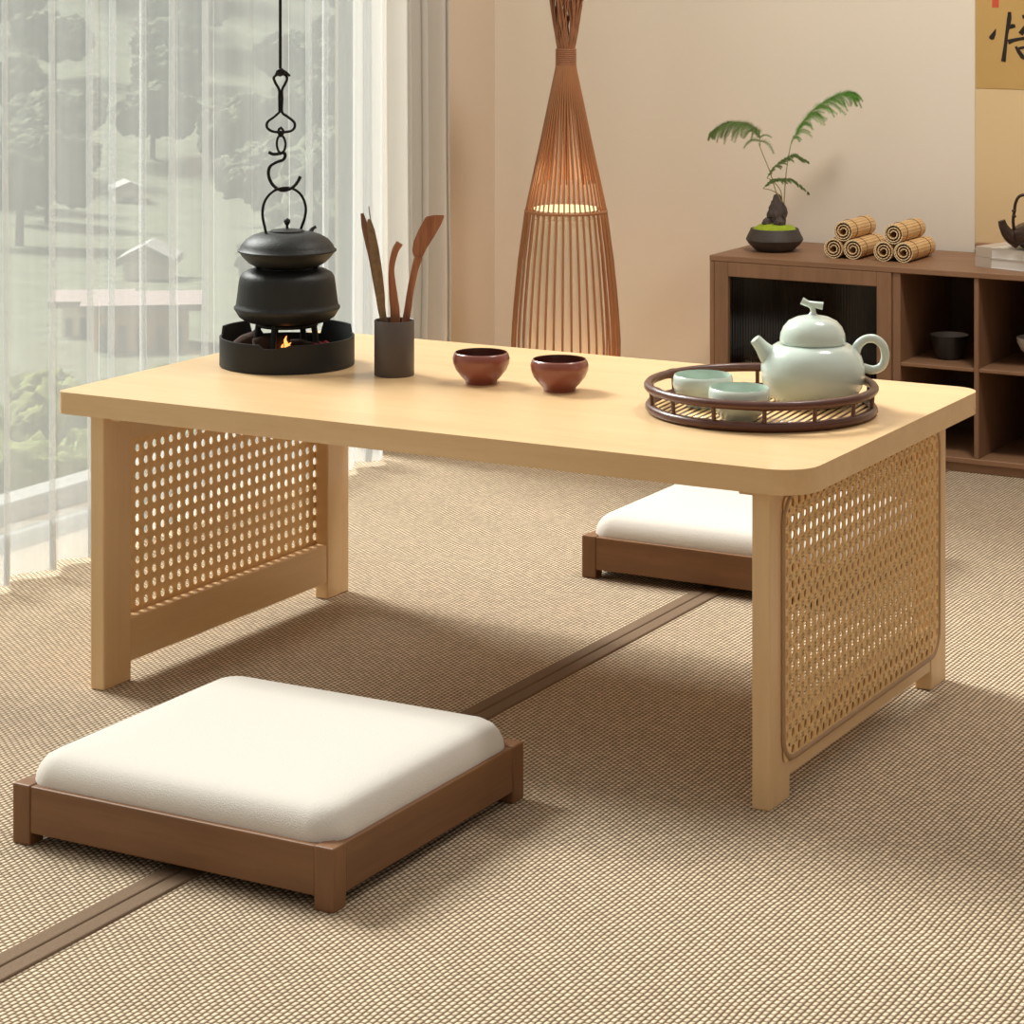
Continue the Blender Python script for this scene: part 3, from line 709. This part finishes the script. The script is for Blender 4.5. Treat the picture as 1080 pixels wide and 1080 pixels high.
# ================================================================== THINGS ON THE CABINET
PX, PY = .160, 1.962
PG = loc_tool(816, 4.872)
pl = thing('potted_fern', 'small potted fern with mossy rock in a round charcoal pot on the cabinet', 'plant', (PX, PY, CH), YAW)
bm = bmesh.new(); lathe(bm, [(0, 0), (.034, 0), (.037, .002), (.050, .014), (.0555, .022), (.0545, .026), (.0475, .040), (.0465, .0435), (.0440, .0435), (.0430, .036), (0, .036)], 56); obj('pot', bm, 'pot', pl, smooth=45)
bm = bmesh.new()
rings = []
lathe(bm, [(.0438, .036), (.043, .042), (.036, .0475), (.024, .0515), (.010, .0540), (0, .0545)], 40)
for v in bm.verts: v.co += Vector((0, 0, 1)) * (noise.noise(v.co * 90) * .0035)
obj('moss', bm, 'moss', pl, smooth=80)
def rock(name, c, sx, sy, sz, seed):
    bm = bmesh.new(); bmesh.ops.create_icosphere(bm, subdivisions=4, radius=1)
    for v in bm.verts:
        n = v.co.normalized(); d = 1 + .28*noise.noise(n*2.2 + Vector((seed, 0, 0))) + .16*noise.noise(n*6 + Vector((0, seed, 0)))
        w = 1 - .42*max(n.z, 0)
        v.co = Vector((c[0] + n.x*sx*d*w, c[1] + n.y*sy*d*w, c[2] + n.z*sz*d))
    obj(name, bm, 'rock', pl, smooth=35)
rock('rock', (.0045, 0, .073), .0185, .015, .036, 3.1)
rock('rock', (-.016, -.008, .056), .009, .007, .0085, 5.3)
rock('rock', (.008, -.016, .057), .011, .008, .010, 8.7)

def frond(rach, width, mname, seed, droop=.6, npair=14, stem=None):
    rnd = random.Random(seed)
    bm = bmesh.new()
    pp = [Vector((PG(*q)[0], v, PG(*q)[2] - CH)) for q, v in rach]
    c = crom(pp, 8); tube(bm, c, [.0009, .0004], 5)
    n = len(c)
    for k in range(npair):
        t = .06 + .93*k/(npair-1); i = min(int(t*(n-1)), n-2); p = c[i].lerp(c[i+1], t*(n-1)-i)
        tan = (c[i+1] - c[i]).normalized()
        ln = width * math.sin(PI*(.16 + .78*t))**.7 * rnd.uniform(.75, 1.25)
        for sgn in (-1, 1):
            sidev = tan.cross(Vector((0, 0, 1))).normalized() * sgn
            d0 = (sidev*rnd.uniform(.45, .8) + tan*rnd.uniform(.5, .9) + Vector((0, 0, rnd.uniform(-.1, .25)))).normalized()
            q = [p.copy()]; d = d0.copy()
            for s_ in range(7):
                d = (d + Vector((.05*math.sin(k*2.3), 0, -droop*(.36 + .12*math.sin(k*1.7 + seed)))) + tan*.02).normalized(); q.append(q[-1] + d*ln/7)
            tube(bm, q, [.00075, .0003], 4)
            for s_ in range(1, 8):
                a = q[s_-1]; b = q[s_]; dd = (b - a).normalized(); side_ = dd.cross(Vector((.3*sgn, 1, .2))).normalized()
                for sg in (-1, 1):
                    for o_ in (.25, .75):
                        base = a.lerp(b, o_); l_ = ln*.24*(1 - s_/10)*rnd.uniform(.8, 1.2) + .0016
                        tip = base + (side_*sg*.75 + dd*.85 + Vector((0, rnd.uniform(-.2, .2), 0))).normalized()*l_
                        w_ = dd*.0011 + Vector((0, .0008, 0))
                        v = [bm.verts.new(x) for x in (base - w_, base + w_, tip)]
                        try: bm.faces.new(v)
                        except ValueError: pass
    obj('frond', bm, mname, pl)
frond([((833, 152), 0), ((843, 132), -.002), ((856, 116), -.004), ((874, 103), -.004), ((890, 97), -.002), ((899, 98), 0)], .054, 'leaf', 1, .62, 26)
frond([((801, 153), 0), ((799, 139), -.002), ((790, 131), -.004), ((776, 128), -.004), ((763, 131), -.002), ((750, 138), 0)], .050, 'leaf2', 2, .72, 20)
frond([((808, 187), 0), ((815, 176), -.002), ((826, 167), -.003), ((838, 163), -.003), ((851, 170), 0)], .022, 'leaf2', 3, .4, 14)
frond([((804, 198), 0), ((812, 190), -.002), ((822, 188), -.003), ((836, 190), -.003), ((851, 202), 0)], .019, 'leaf2', 4, .4, 14)
def stem(pix, v=0):
    bm = bmesh.new(); pp = [Vector((PG(*q)[0], v, PG(*q)[2] - CH)) for q in pix]; tube(bm, crom(pp, 6), [.0011, .0007], 6); obj('stem', bm, 'stem', pl, smooth=60)
stem([(826, 214), (827, 195), (829, 175), (833, 152), (836, 142)]); stem([(822, 214), (817, 200), (811, 180), (804, 163), (799, 150)])
stem([(824, 212), (822, 200), (814, 190), (808, 187)], -.002); stem([(823, 212), (818, 203), (810, 199), (804, 198)], -.003)

# bamboo slip rolls, in two little pyramids
def roll(label, loc, rot=0):
    t = thing('bamboo_slip_roll', label, 'bamboo roll', loc, 0, 'rolled bamboo slip mats on the cabinet')
    bm = bmesh.new(); Rr = .0178; a = 0; r = Rr
    ln = .126
    while r > .0052:
        w = .0052
        m = Matrix.Rotation(a + PI/2, 4, 'Z') ; 
        x, z = r*math.cos(a), r*math.sin(a)
        mm = Matrix.Translation((x, 0, z + .0188)) @ Matrix.Rotation(-a, 4, 'Y')
        v, fs = box(bm, -.0008, .0008, 0, ln, -w/2, w/2, mm)
        fs[2].material_index = 1; fs[4].material_index = 1
        a += (w + .0007)/r; r = Rr - .0052*(max(a - 2*PI, 0)/(2*PI)) if a > 2*PI else Rr
    obj('slip_mat', bm, ['slip', 'slip_end'], t)
    for yy in (.028, .098):
        bm = bmesh.new(); tube(bm, [(.0191*math.cos(2*PI*i/28), yy, .0191*math.sin(2*PI*i/28) + .0188) for i in range(28)], .0006, 5, closed=True); obj('binding_cord', bm, 'cord', t)
    return t
rl = roll('rolled bamboo mat, bottom left in the stack nearer the potted fern', (.3045, 1.905, CH))
dup(rl, (.3430, 1.907, CH), 0, 'rolled bamboo mat, bottom right in the stack nearer the potted fern')
dup(rl, (.3238, 1.906, CH + .0335), 0, 'rolled bamboo mat on top of the stack nearer the potted fern')
dup(rl, (.4045, 1.905, CH), 0, 'rolled bamboo mat, bottom left in the stack nearer the white books')
dup(rl, (.4435, 1.907, CH), 0, 'rolled bamboo mat, bottom right in the stack nearer the white books')
dup(rl, (.4240, 1.906, CH + .0335), 0, 'rolled bamboo mat on top of the stack nearer the white books')

# books
def book(label, z, dx):
    t = thing('white_book', label, 'book', (.580, 1.918, z), R(-17), 'white books on the cabinet')
    w, d, h = .27, .17, .0185
    bm = bmesh.new(); bbox(bm, dx, dx + w, 0, d, 0, .0012, .0004, 1); bbox(bm, dx, dx + w, 0, d, h - .0012, h, .0004, 1); bbox(bm, dx, dx + .0012, 0, d, .0012, h-.0012, .0003, 1); obj('cover', bm, 'cover', t)
    bm = bmesh.new(); box(bm, dx + .002, dx + w - .003, .0015, d - .002, .0012, h - .0012); obj('page_block', bm, 'white_paper', t)
    bm = bmesh.new(); box(bm, dx - .0004, dx + .034, -.0005, d + .0005, -.0002 + .0003, h + .0002); o = obj('spine_band', bm, 'spine', t); o['label'] = 'grey beige band around the spine end'
    return t
book('white book with grey spine band on the cabinet, lower of two', CH, 0)
book('white book with grey spine band under the dark kettle, upper of two', CH + .0190, .001)

# iron teapot on the books
ZB = CH + .0190 + .0188
KX, KY = .716, 1.935
KG = loc_tool(1100, 4.73)
kt = thing('dark_iron_teapot', 'dark bronze iron teapot with hooped handle on top of the white books', 'teapot', (KX, KY, ZB), YAW)
bm = bmesh.new(); lathe(bm, [(0, 0), (.040, 0), (.052, .004), (.068, .014), (.0735, .024), (.071, .033), (.060, .042), (.046, .047), (.030, .049), (0, .049)], 64)
for v in bm.verts:
    a = math.atan2(v.co.y, v.co.x); v.co.z += .0012*math.sin(a*5 + v.co.z*200)
obj('teapot_body', bm, 'bronze', kt, smooth=60)
bm = bmesh.new(); lathe(bm, [(.034, .047), (.034, .050), (.026, .054), (.010, .0565), (.004, .058), (.006, .064), (.004, .068), (0, .069)], 40); obj('lid', bm, 'bronze', kt, smooth=60)
bm = bmesh.new(); tube(bm, crom([(-.058, -.004, .016), (-.076, -.005, .026), (-.086, -.006, .040), (-.0905, -.006, .053)], 6), [.016, .012, .0085, .0068], 14); obj('spout', bm, 'bronze', kt, smooth=60)
bm = bmesh.new()
tube(bm, crom([(-.066, 0, .030), (-.068, 0, .052), (-.066, 0, .068), (-.063, 0, .086), (-.054, 0, .098), (-.030, 0, .1005), (0, 0, .1015), (.030, 0, .1005), (.054, 0, .098), (.063, 0, .086), (.066, 0, .068), (.066, 0, .030)], 6), .0029, 10)
for z in (.060, .070): torus(bm, .0022, .0024, z, 12, 6, (-.0665, 0)); torus(bm, .0022, .0024, z, 12, 6, (.0665, 0))
obj('hoop_handle', bm, 'bronze', kt, smooth=60)

# ================================================================== HANGING SCROLL
sc = thing('calligraphy_scroll', 'hanging scroll with black brush calligraphy on gold paper, beige silk below', 'scroll', (.506, YB - .004, .395))
SG = lambda px, py: ((px - 1028)*.00188, .9457 - (py + 50.5)*.001837 - .395)
sw = .46
bm = bmesh.new(); box(bm, 0, sw, 0, .003, -.02, 1.05); obj('silk_mount', bm, 'scroll_mount', sc)
bm = bmesh.new(); box(bm, .001, sw - .001, -.0012, .0005, .683 - .395, 1.35 - .395); obj('gold_paper', bm, 'scroll_gold', sc)
bm = bmesh.new()
def stroke(pix, wid):
    pp = [Vector((SG(*q)[0], -.0018, SG(*q)[1])) for q in pix]; c = crom(pp, 6) if len(pp) > 2 else pp
    rr = [interp(wid, i/(len(c)-1))*.00185 for i in range(len(c))]
    tube(bm, c, rr, 10, flat=((0, 1, 0), .12))
stroke([(1050, 30), (1048, 35), (1045.5, 39.5), (1045, 41)], [.3, 2.0, 3.0, 1.2])
stroke([(1064.5, 12), (1064, 20), (1061.5, 35), (1060, 48), (1058, 64)], [1.8, 2.5, 1.7, 1.9, 2.6])
stroke([(1063.5, 29), (1067, 27), (1070.5, 26.5)], [1.2, 2.4, 1.6])
stroke([(1063, 43.5), (1069, 41.5), (1076, 40), (1088, 38), (1104, 37), (1110, 38)], [2.6, 1.9, 1.6, 1.8, 1.6, 2.2])
stroke([(1078, 17), (1086, 15.5), (1096, 14)], [2.0, 1.4, 2.2])
stroke([(1088, 16), (1083, 25), (1076, 35)], [1.6, 2.2, 2.8])
stroke([(1082, 27), (1092, 25), (1098, 26), (1096, 37)], [1.4, 1.6, 2.2, 1.4])
stroke([(1071, 48), (1074, 53), (1078, 58.5), (1080, 60)], [1.2, 2.0, 2.4, 1.4])
stroke([(1074, 50), (1084, 48), (1094, 47), (1093, 55), (1088, 62)], [1.4, 1.4, 2.4, 1.8, 1.2])
stroke([(1078, 60), (1084, 59), (1091, 58.5)], [1.6, 1.4, 1.6])
obj('calligraphy', bm, 'ink', sc, smooth=60)
bm = bmesh.new(); a, b = SG(1046, 7.5), SG(1053, -10); box(bm, a[0], b[0], -.0017, -.0010, a[1], b[1]); obj('red_seal', bm, 'seal', sc)
bm = bmesh.new(); tube(bm, [(.002, -.004, -.016), (sw - .002, -.004, -.016)], .006, 12); obj('roller', bm, 'cab_x', sc, smooth=60)

# ================================================================== FLOOR LAMP
lp = thing('bamboo_floor_lamp', 'tall tapered bamboo rib floor lamp glowing in the corner beside the cabinet', 'floor lamp', (-.186, 1.75, 0), YAW)
def lr(z):
    P = [(0, .088), (.06, .097), (.14, .1035), (.20, .1040), (.27, .099), (.35, .091), (.445, .078), (.50, .0665), (.56, .053), (.62, .0405), (.68, .028), (.72, .0195), (.745, .0155)]
    for (a, ra), (b, rb) in zip(P, P[1:]):
        if a <= z <= b: return ra + (rb - ra)*(z - a)/(b - a)
    return P[-1][1]
bm = bmesh.new()
for k in range(38):
    a = 2*PI*k/38; zz = [.004 + (.445 - .004)*i/14 for i in range(15)]
    tube(bm, [(lr(z)*math.cos(a), lr(z)*math.sin(a), z) for z in zz], .0021, 6)
obj('lower_ribs', bm, 'lampwood', lp, smooth=60)
bm = bmesh.new()
for k in range(46):
    a = 2*PI*k/46; zz = [.445 + (.745 - .445)*i/10 for i in range(11)]
    tube(bm, [(lr(z)*math.cos(a), lr(z)*math.sin(a), z) for z in zz], .0017, 5)
for k in range(30):
    a = 2*PI*(k+.5)/30; zz = [.50 + (.735 - .50)*i/8 for i in range(9)]
    tube(bm, [(lr(z)*.86*math.cos(a), lr(z)*.86*math.sin(a), z) for z in zz], .0014, 5)
obj('upper_ribs', bm, 'lampwood', lp, smooth=60)
for nm, z, r in (('middle_hoop', .445, .0030), ('bottom_hoop', .006, .0045)):
    bm = bmesh.new(); torus(bm, lr(z), r, z, 64, 8); obj(nm, bm, 'lampwood', lp, smooth=60)
bm = bmesh.new(); lathe(bm, [(0, .002), (.085, .002), (.085, .010), (.070, .014), (0, .014)], 48); obj('base', bm, 'lampwood', lp, smooth=40)
bm = bmesh.new(); lathe(bm, [(.071, .115), (.0745, .18), (.066, .38), (.060, .430)], 48); obj('paper_shade', bm, 'paper', lp, smooth=60)
bm = bmesh.new(); lathe(bm, [(0, .4480), (.062, .4480), (.062, .4515), (0, .4515)], 40); obj('light_diffuser', bm, 'glow', lp, smooth=30)
bm = bmesh.new()
for i in range(9): torus(bm, .0185, .0021, .728 + i*.0036, 28, 6)
lathe(bm, [(.017, .726), (.017, .760)], 28); obj('neck_binding', bm, 'twig', lp, smooth=60)
bm = bmesh.new(); rnd = random.Random(5)
for k in range(96):
    a = 2*PI*k/96; tw = rnd.uniform(-1.6, 1.6); r1_ = .050*math.sqrt(rnd.uniform(.15, 1)); h = rnd.uniform(.93, 1.0)
    pts = []
    for i in range(9):
        t = i/8; z = .745 + (h - .745)*t; rr = .0135 + (r1_ - .0135)*t**.9; an = a + tw*t + .15*math.sin(6*t + k)
        pts.append((rr*math.cos(an), rr*math.sin(an), z))
    tube(bm, pts, .0015, 5)
obj('twig_plume', bm, 'twig', lp, smooth=60)

# ================================================================== CURTAINS
def curtain(name, label, matn, X, y0, y1, z1, folds, amp, wl, pinch, hem):
    """folds: positions of narrow pleats along the rail"""
    plan = []; y = y0; ds = .004
    fs = sorted(f for f in folds if y0 < f < y1)
    while y < y1:
        if fs and y >= fs[0] - .006:
            f = fs.pop(0)
            for k in range(13):       # a pinched pleat: out, round and back
                t = k/12; a = PI*t
                plan.append((.6*(1 - math.cos(2*PI*t))*pinch*.5 + 0, f - .006 + .012*t + .006*math.sin(2*PI*t), 1))
            y = f + .008; continue
        plan.append((0, y, 0)); y += ds
    bm = bmesh.new(); nz = 26; cols = []
    for dx, y, p in plan:
        col = []
        for j in range(nz + 1):
            t = j/nz; z = z1 + (hem - z1)*t
            w = amp*(.7 + .5*t)*math.sin(2*PI*y/wl + .5*math.sin(y*9) + .3*t*math.sin(y*5))
            w += .004*noise.noise(Vector((y*7, z*1.5, 3)))*t + (.012*noise.noise(Vector((y*11, z*4, 9)))*max(t - .82, 0)*5 if z < .4 else 0)
            zz = z + (.006*noise.noise(Vector((y*14, 1, 1))) + .004 if j == nz else 0)
            col.append(bm.verts.new((X + w + dx, y, zz)))
        cols.append(col)
    for a, b in zip(cols, cols[1:]):
        for j in range(nz): bm.faces.new((a[j], b[j], b[j+1], a[j+1]))
    for a, b in zip(cols, cols[1:]):            # the hem: the lowest hand's breadth is folded double
        q = [bm.verts.new((v.co.x + .0012, v.co.y, z)) for v, z in ((a[nz], a[nz].co.z + .001), (b[nz], b[nz].co.z + .001))]
        w_ = [bm.verts.new((v.co.x + .0012, v.co.y, .085)) for v in (b[nz-1], a[nz-1])]
        bm.faces.new(q + w_)
    o = obj(name, bm, matn, smooth=180); tag(o, label, 'curtain'); return o
curtain('sheer_curtain', 'white sheer curtain hanging across the window from ceiling to floor', 'sheer', -.395, -1.9, 1.43, 2.56,
        [-1.6, -1.3, -1.0, -.7, -.4, -.1, .12, .25, .335, .444, .541, .619, .68, .747, .843, 1.162, 1.232, 1.36], .013, .105, .022, .004)
curtain('cream_drape', 'opaque cream curtain gathered at the wall end of the window', 'drape', -.478, 1.475, 1.785, 2.56,
        [1.50, 1.552, 1.60, 1.66, 1.71, 1.755], .024, .072, .018, .006)

# ================================================================== OUTSIDE
s_, c_ = math.sin(YAW), math.cos(YAW)
CAMX, CAMY, CAMZ = 2.0849, -2.5255, .9457
def spot(px, fw):
    k = (px - 540)/2638.1; return CAMX + fw*(-s_ + k*c_), CAMY + fw*(c_ + k*s_)
def gz(x, y):
    fw = -(x - CAMX)*s_ + (y - CAMY)*c_
    P = [(0, -.12), (4.6, -.14), (7, -.72), (16, -1.9), (20, -2.1), (26, -2.55), (38, -2.75), (50, -1.7), (62, .9), (90, 12), (140, 26)]
    for (a, za), (b, zb_) in zip(P, P[1:]):
        if a <= fw <= b:
            z = za + (zb_ - za)*(fw - a)/(b - a); break
    else: z = P[0][1] if fw < 0 else P[-1][1]
    return z + (noise.noise(Vector((x*.25, y*.25, 0)))*.15 + noise.noise(Vector((x*.08, y*.08, 5)))*.35)*min(max((fw - 6)/30, 0), 1)
bm = bmesh.new()
xs = [-.70 - .6*(1.075**i - 1)/.075 for i in range(0, 40)]; ys = [-12 + 1.2*i for i in range(95)]
g = [[bm.verts.new((x, y, gz(x, y))) for y in ys] for x in xs]
for i in range(len(xs)-1):
    for j in range(len(ys)-1): f = bm.faces.new((g[i][j], g[i][j+1], g[i+1][j+1], g[i+1][j])); f.smooth = True
ho = tag(obj('hillside', bm, 'hill'), 'green wooded hillside seen through the sheer curtain', 'hillside'); ho['kind'] = 'structure'

def tree(name, label, crown_m, px, fw, h, w, seed, grp, trunk=True):
    x, y = spot(px, fw); t = thing(name, label, 'tree' if trunk else 'shrub', (x, y, gz(x, y) - .02), 0, grp)
    rnd = random.Random(seed); bm = bmesh.new()
    for k in range(15):
        b2 = bmesh.new(); bmesh.ops.create_icosphere(b2, subdivisions=4, radius=1)
        r = w*rnd.uniform(.18, .34); cx, cy, cz = rnd.uniform(-.5, .5)*w*.95, rnd.uniform(-.5, .5)*w*.95, h*rnd.uniform(.40 if trunk else .2, .82)
        for v in b2.verts:
            n = v.co.normalized(); v.co = n*(1 + .35*noise.noise(n*3 + Vector((seed, k, 0))) + .2*noise.noise(n*8 + Vector((k, seed, 0))) + .16*noise.noise(n*19 + Vector((seed, 0, k))))
            v.co = Vector((cx + v.co.x*r, cy + v.co.y*r, cz + v.co.z*r*.9))
        join(bm, b2)
    obj('foliage', bm, crown_m, t, smooth=60)
    if trunk:
        bm = bmesh.new(); tube(bm, [(0, 0, -.1), (.02*h, 0, h*.5), (0, 0, h*.7)], [.05*w, .02*w], 8); obj('trunk', bm, 'bark', t, smooth=60)
    return t
base_t = tree('hillside_tree', 'rounded green tree on the hillside beyond the curtain', 'crown', 20, 30, 1.7, 1.15, 1, 'trees on the hillside outside')
rnd = random.Random(11)
placed = [(spot(20, 30), 1)] + [(spot(*q), 1) for q in ((158, 26), (150, 19), (98, 20), (134, 38), (150, 24), (158, 22))]
for k in range(900):
    px = rnd.uniform(-20, 380); fw = rnd.uniform(17, 62)
    if fw < 27 and 60 < px < 225: continue
    x, y = spot(px, fw)
    if len(placed) > 48 or any(math.hypot(x - a, y - b) < 2.35 for (a, b), q in placed): continue
    placed.append(((x, y), 1))
    dup(base_t, (x, y, gz(x, y) - .05), rnd.uniform(0, 6), base_t['label'], scale=rnd.uniform(.75, 1.05))
sb = tree('garden_shrub', 'pale yellow-green shrub just outside the window', 'crown2', 15, 7.0, .42, .5, 4, 'shrubs just outside the window', False)
for k, (px, fw, sc_) in enumerate(((58, 8.5, .8), (-120, 6.4, .8), (92, 10.1, .9), (40, 5.5, .6), (250, 9, .9), (352, 10.4, .9), (190, 12.6, .7))):
    x, y = spot(px, fw); dup(sb, (x, y, gz(x, y) - .02), k*1.3, sb['label'], scale=sc_)

def house(label, px, fw, w, d, h, roofh, wallm, roofm, turn, nwin):
    x, y = spot(px, fw); t = thing('village_house', label, 'house', (x, y, gz(x, y) - .1), YAW + turn)
    bm = bmesh.new()
    ol = [(-w/2, 0), (w/2, 0), (w/2, h), (0, h + roofh), (-w/2, h)] if roofh > 0 else [(-w/2, 0), (w/2, 0), (w/2, h), (-w/2, h)]
    prism(bm, ol, -d/2, d/2, 'y'); obj('wall', bm, wallm, t)
    bm = bmesh.new()
    if roofh > 0:
        e = .12*w
        for sx in (-1, 1):
            ol = [(sx*(w/2 + e), h - roofh*e/(w/2)), (0, h + roofh), (0, h + roofh + .08), (sx*(w/2 + e), h - roofh*e/(w/2) + .08)]
            prism(bm, ol, -d/2 - .1, d/2 + .1, 'y')
    else: box(bm, -w/2 - .1, w/2 + .1, -d/2 - .1, d/2 + .1, h, h + .05)
    obj('roof', bm, roofm, t)
    for k in range(nwin):
        xx = -w/2 + w*(k + .5)/nwin; bm = bmesh.new(); box(bm, xx - w*.22/nwin, xx + w*.22/nwin, -d/2 - .02, -d/2 + .02, h*.28, h*.72); obj('window', bm, 'dark_win', t)
house('white gabled house on the slope outside, seen left of the iron kettle', 158, 26, .48, .5, .30, .12, 'house_w', 'roof_g', 0, 0)
house('long ochre building with pinkish flat roof below the white house', 150, 19, .70, .6, .42, 0, 'house_o', 'roof_p', .12, 5)
house('pale low building with grey roof left of the ochre one', 98, 20, .45, .5, .34, 0, 'house_w', 'roof_p', .1, 4)
house('small white house high among the hillside trees', 134, 38, .40, .4, .26, .08, 'house_w', 'roof_g', .3, 1)

# ================================================================== LIGHT
def light(name, typ, loc, energy, color, **kw):
    l = bpy.data.lights.new(name, typ); l.energy = energy; l.color = color
    for k, v in kw.items(): setattr(l, k, v)
    o = bpy.data.objects.new(name, l); COL.objects.link(o); o.location = loc; return o
sun = light('sun', 'SUN', (-3, 1, 4), SUN_E if 'SUN_E' in globals() else 9.6, (1, .98, .95), angle=R(22))
d = Vector((1, -.27, 0)).normalized(); el = R(40)
dirv = Vector((d.x*math.cos(el), d.y*math.cos(el), -math.sin(el)))
sun.rotation_euler = dirv.to_track_quat('-Z', 'Y').to_euler()
lx, ly, lz = -.186, 1.75, .50
light('lamp_bulb', 'POINT', (lx, ly, .50), .35, (1, .66, .32), shadow_soft_size=.03)
light('lamp_bulb_low', 'POINT', (lx, ly, .065), 1.35, (1, .66, .32), shadow_soft_size=.05)

fill = light('wall_fill_light', 'AREA', (1.15, 1.0, 2.30), 27, (1, .94, .86), shape='DISK', size=.4)  # unseen area light, added to brighten the back wall
fill.rotation_euler = (Vector((.75, 2.14, .75)) - fill.location).to_track_quat('-Z', 'Y').to_euler()
w = bpy.data.worlds.new('world'); C.world = w; w.use_nodes = True
nt = w.node_tree; nt.nodes.clear()
bg = nt.nodes.new('ShaderNodeBackground'); out = nt.nodes.new('ShaderNodeOutputWorld')
cm = nt.nodes.new('ShaderNodeMix'); cm.data_type = 'RGBA'; cm.inputs[6].default_value = (1, .82, .66, 1); cm.inputs[7].default_value = (1, .95, .89, 1)
nt.links.new(cm.outputs[2], bg.inputs['Color'])
tc = nt.nodes.new('ShaderNodeTexCoord'); sx = nt.nodes.new('ShaderNodeSeparateXYZ'); mr = nt.nodes.new('ShaderNodeMapRange')
mr.inputs['From Min'].default_value = 0; mr.inputs['From Max'].default_value = .9; mr.inputs['To Min'].default_value = .17; mr.inputs['To Max'].default_value = .70
nt.links.new(tc.outputs['Generated'], sx.inputs[0]); nt.links.new(sx.outputs['Z'], mr.inputs['Value']); nt.links.new(mr.outputs[0], bg.inputs['Strength']); nt.links.new(sx.outputs['Z'], cm.inputs[0])
nt.links.new(bg.outputs[0], out.inputs[0])

# ================================================================== CAMERA
cam = bpy.data.cameras.new('camera'); co = bpy.data.objects.new('camera', cam); COL.objects.link(co)
co.location = (CAMX, CAMY, CAMZ); co.rotation_euler = (R(90), 0, YAW)
cam.sensor_width = 36; cam.lens = 2638.1/1080*36; cam.shift_y = -590.5/1080; cam.shift_x = 0
cam.clip_start = .05; cam.clip_end = 400
C.camera = co
C.view_settings.view_transform = 'Standard'; C.view_settings.look = 'None'
C.view_settings.exposure = 0; C.view_settings.gamma = 1; C.view_settings.use_curve_mapping = False
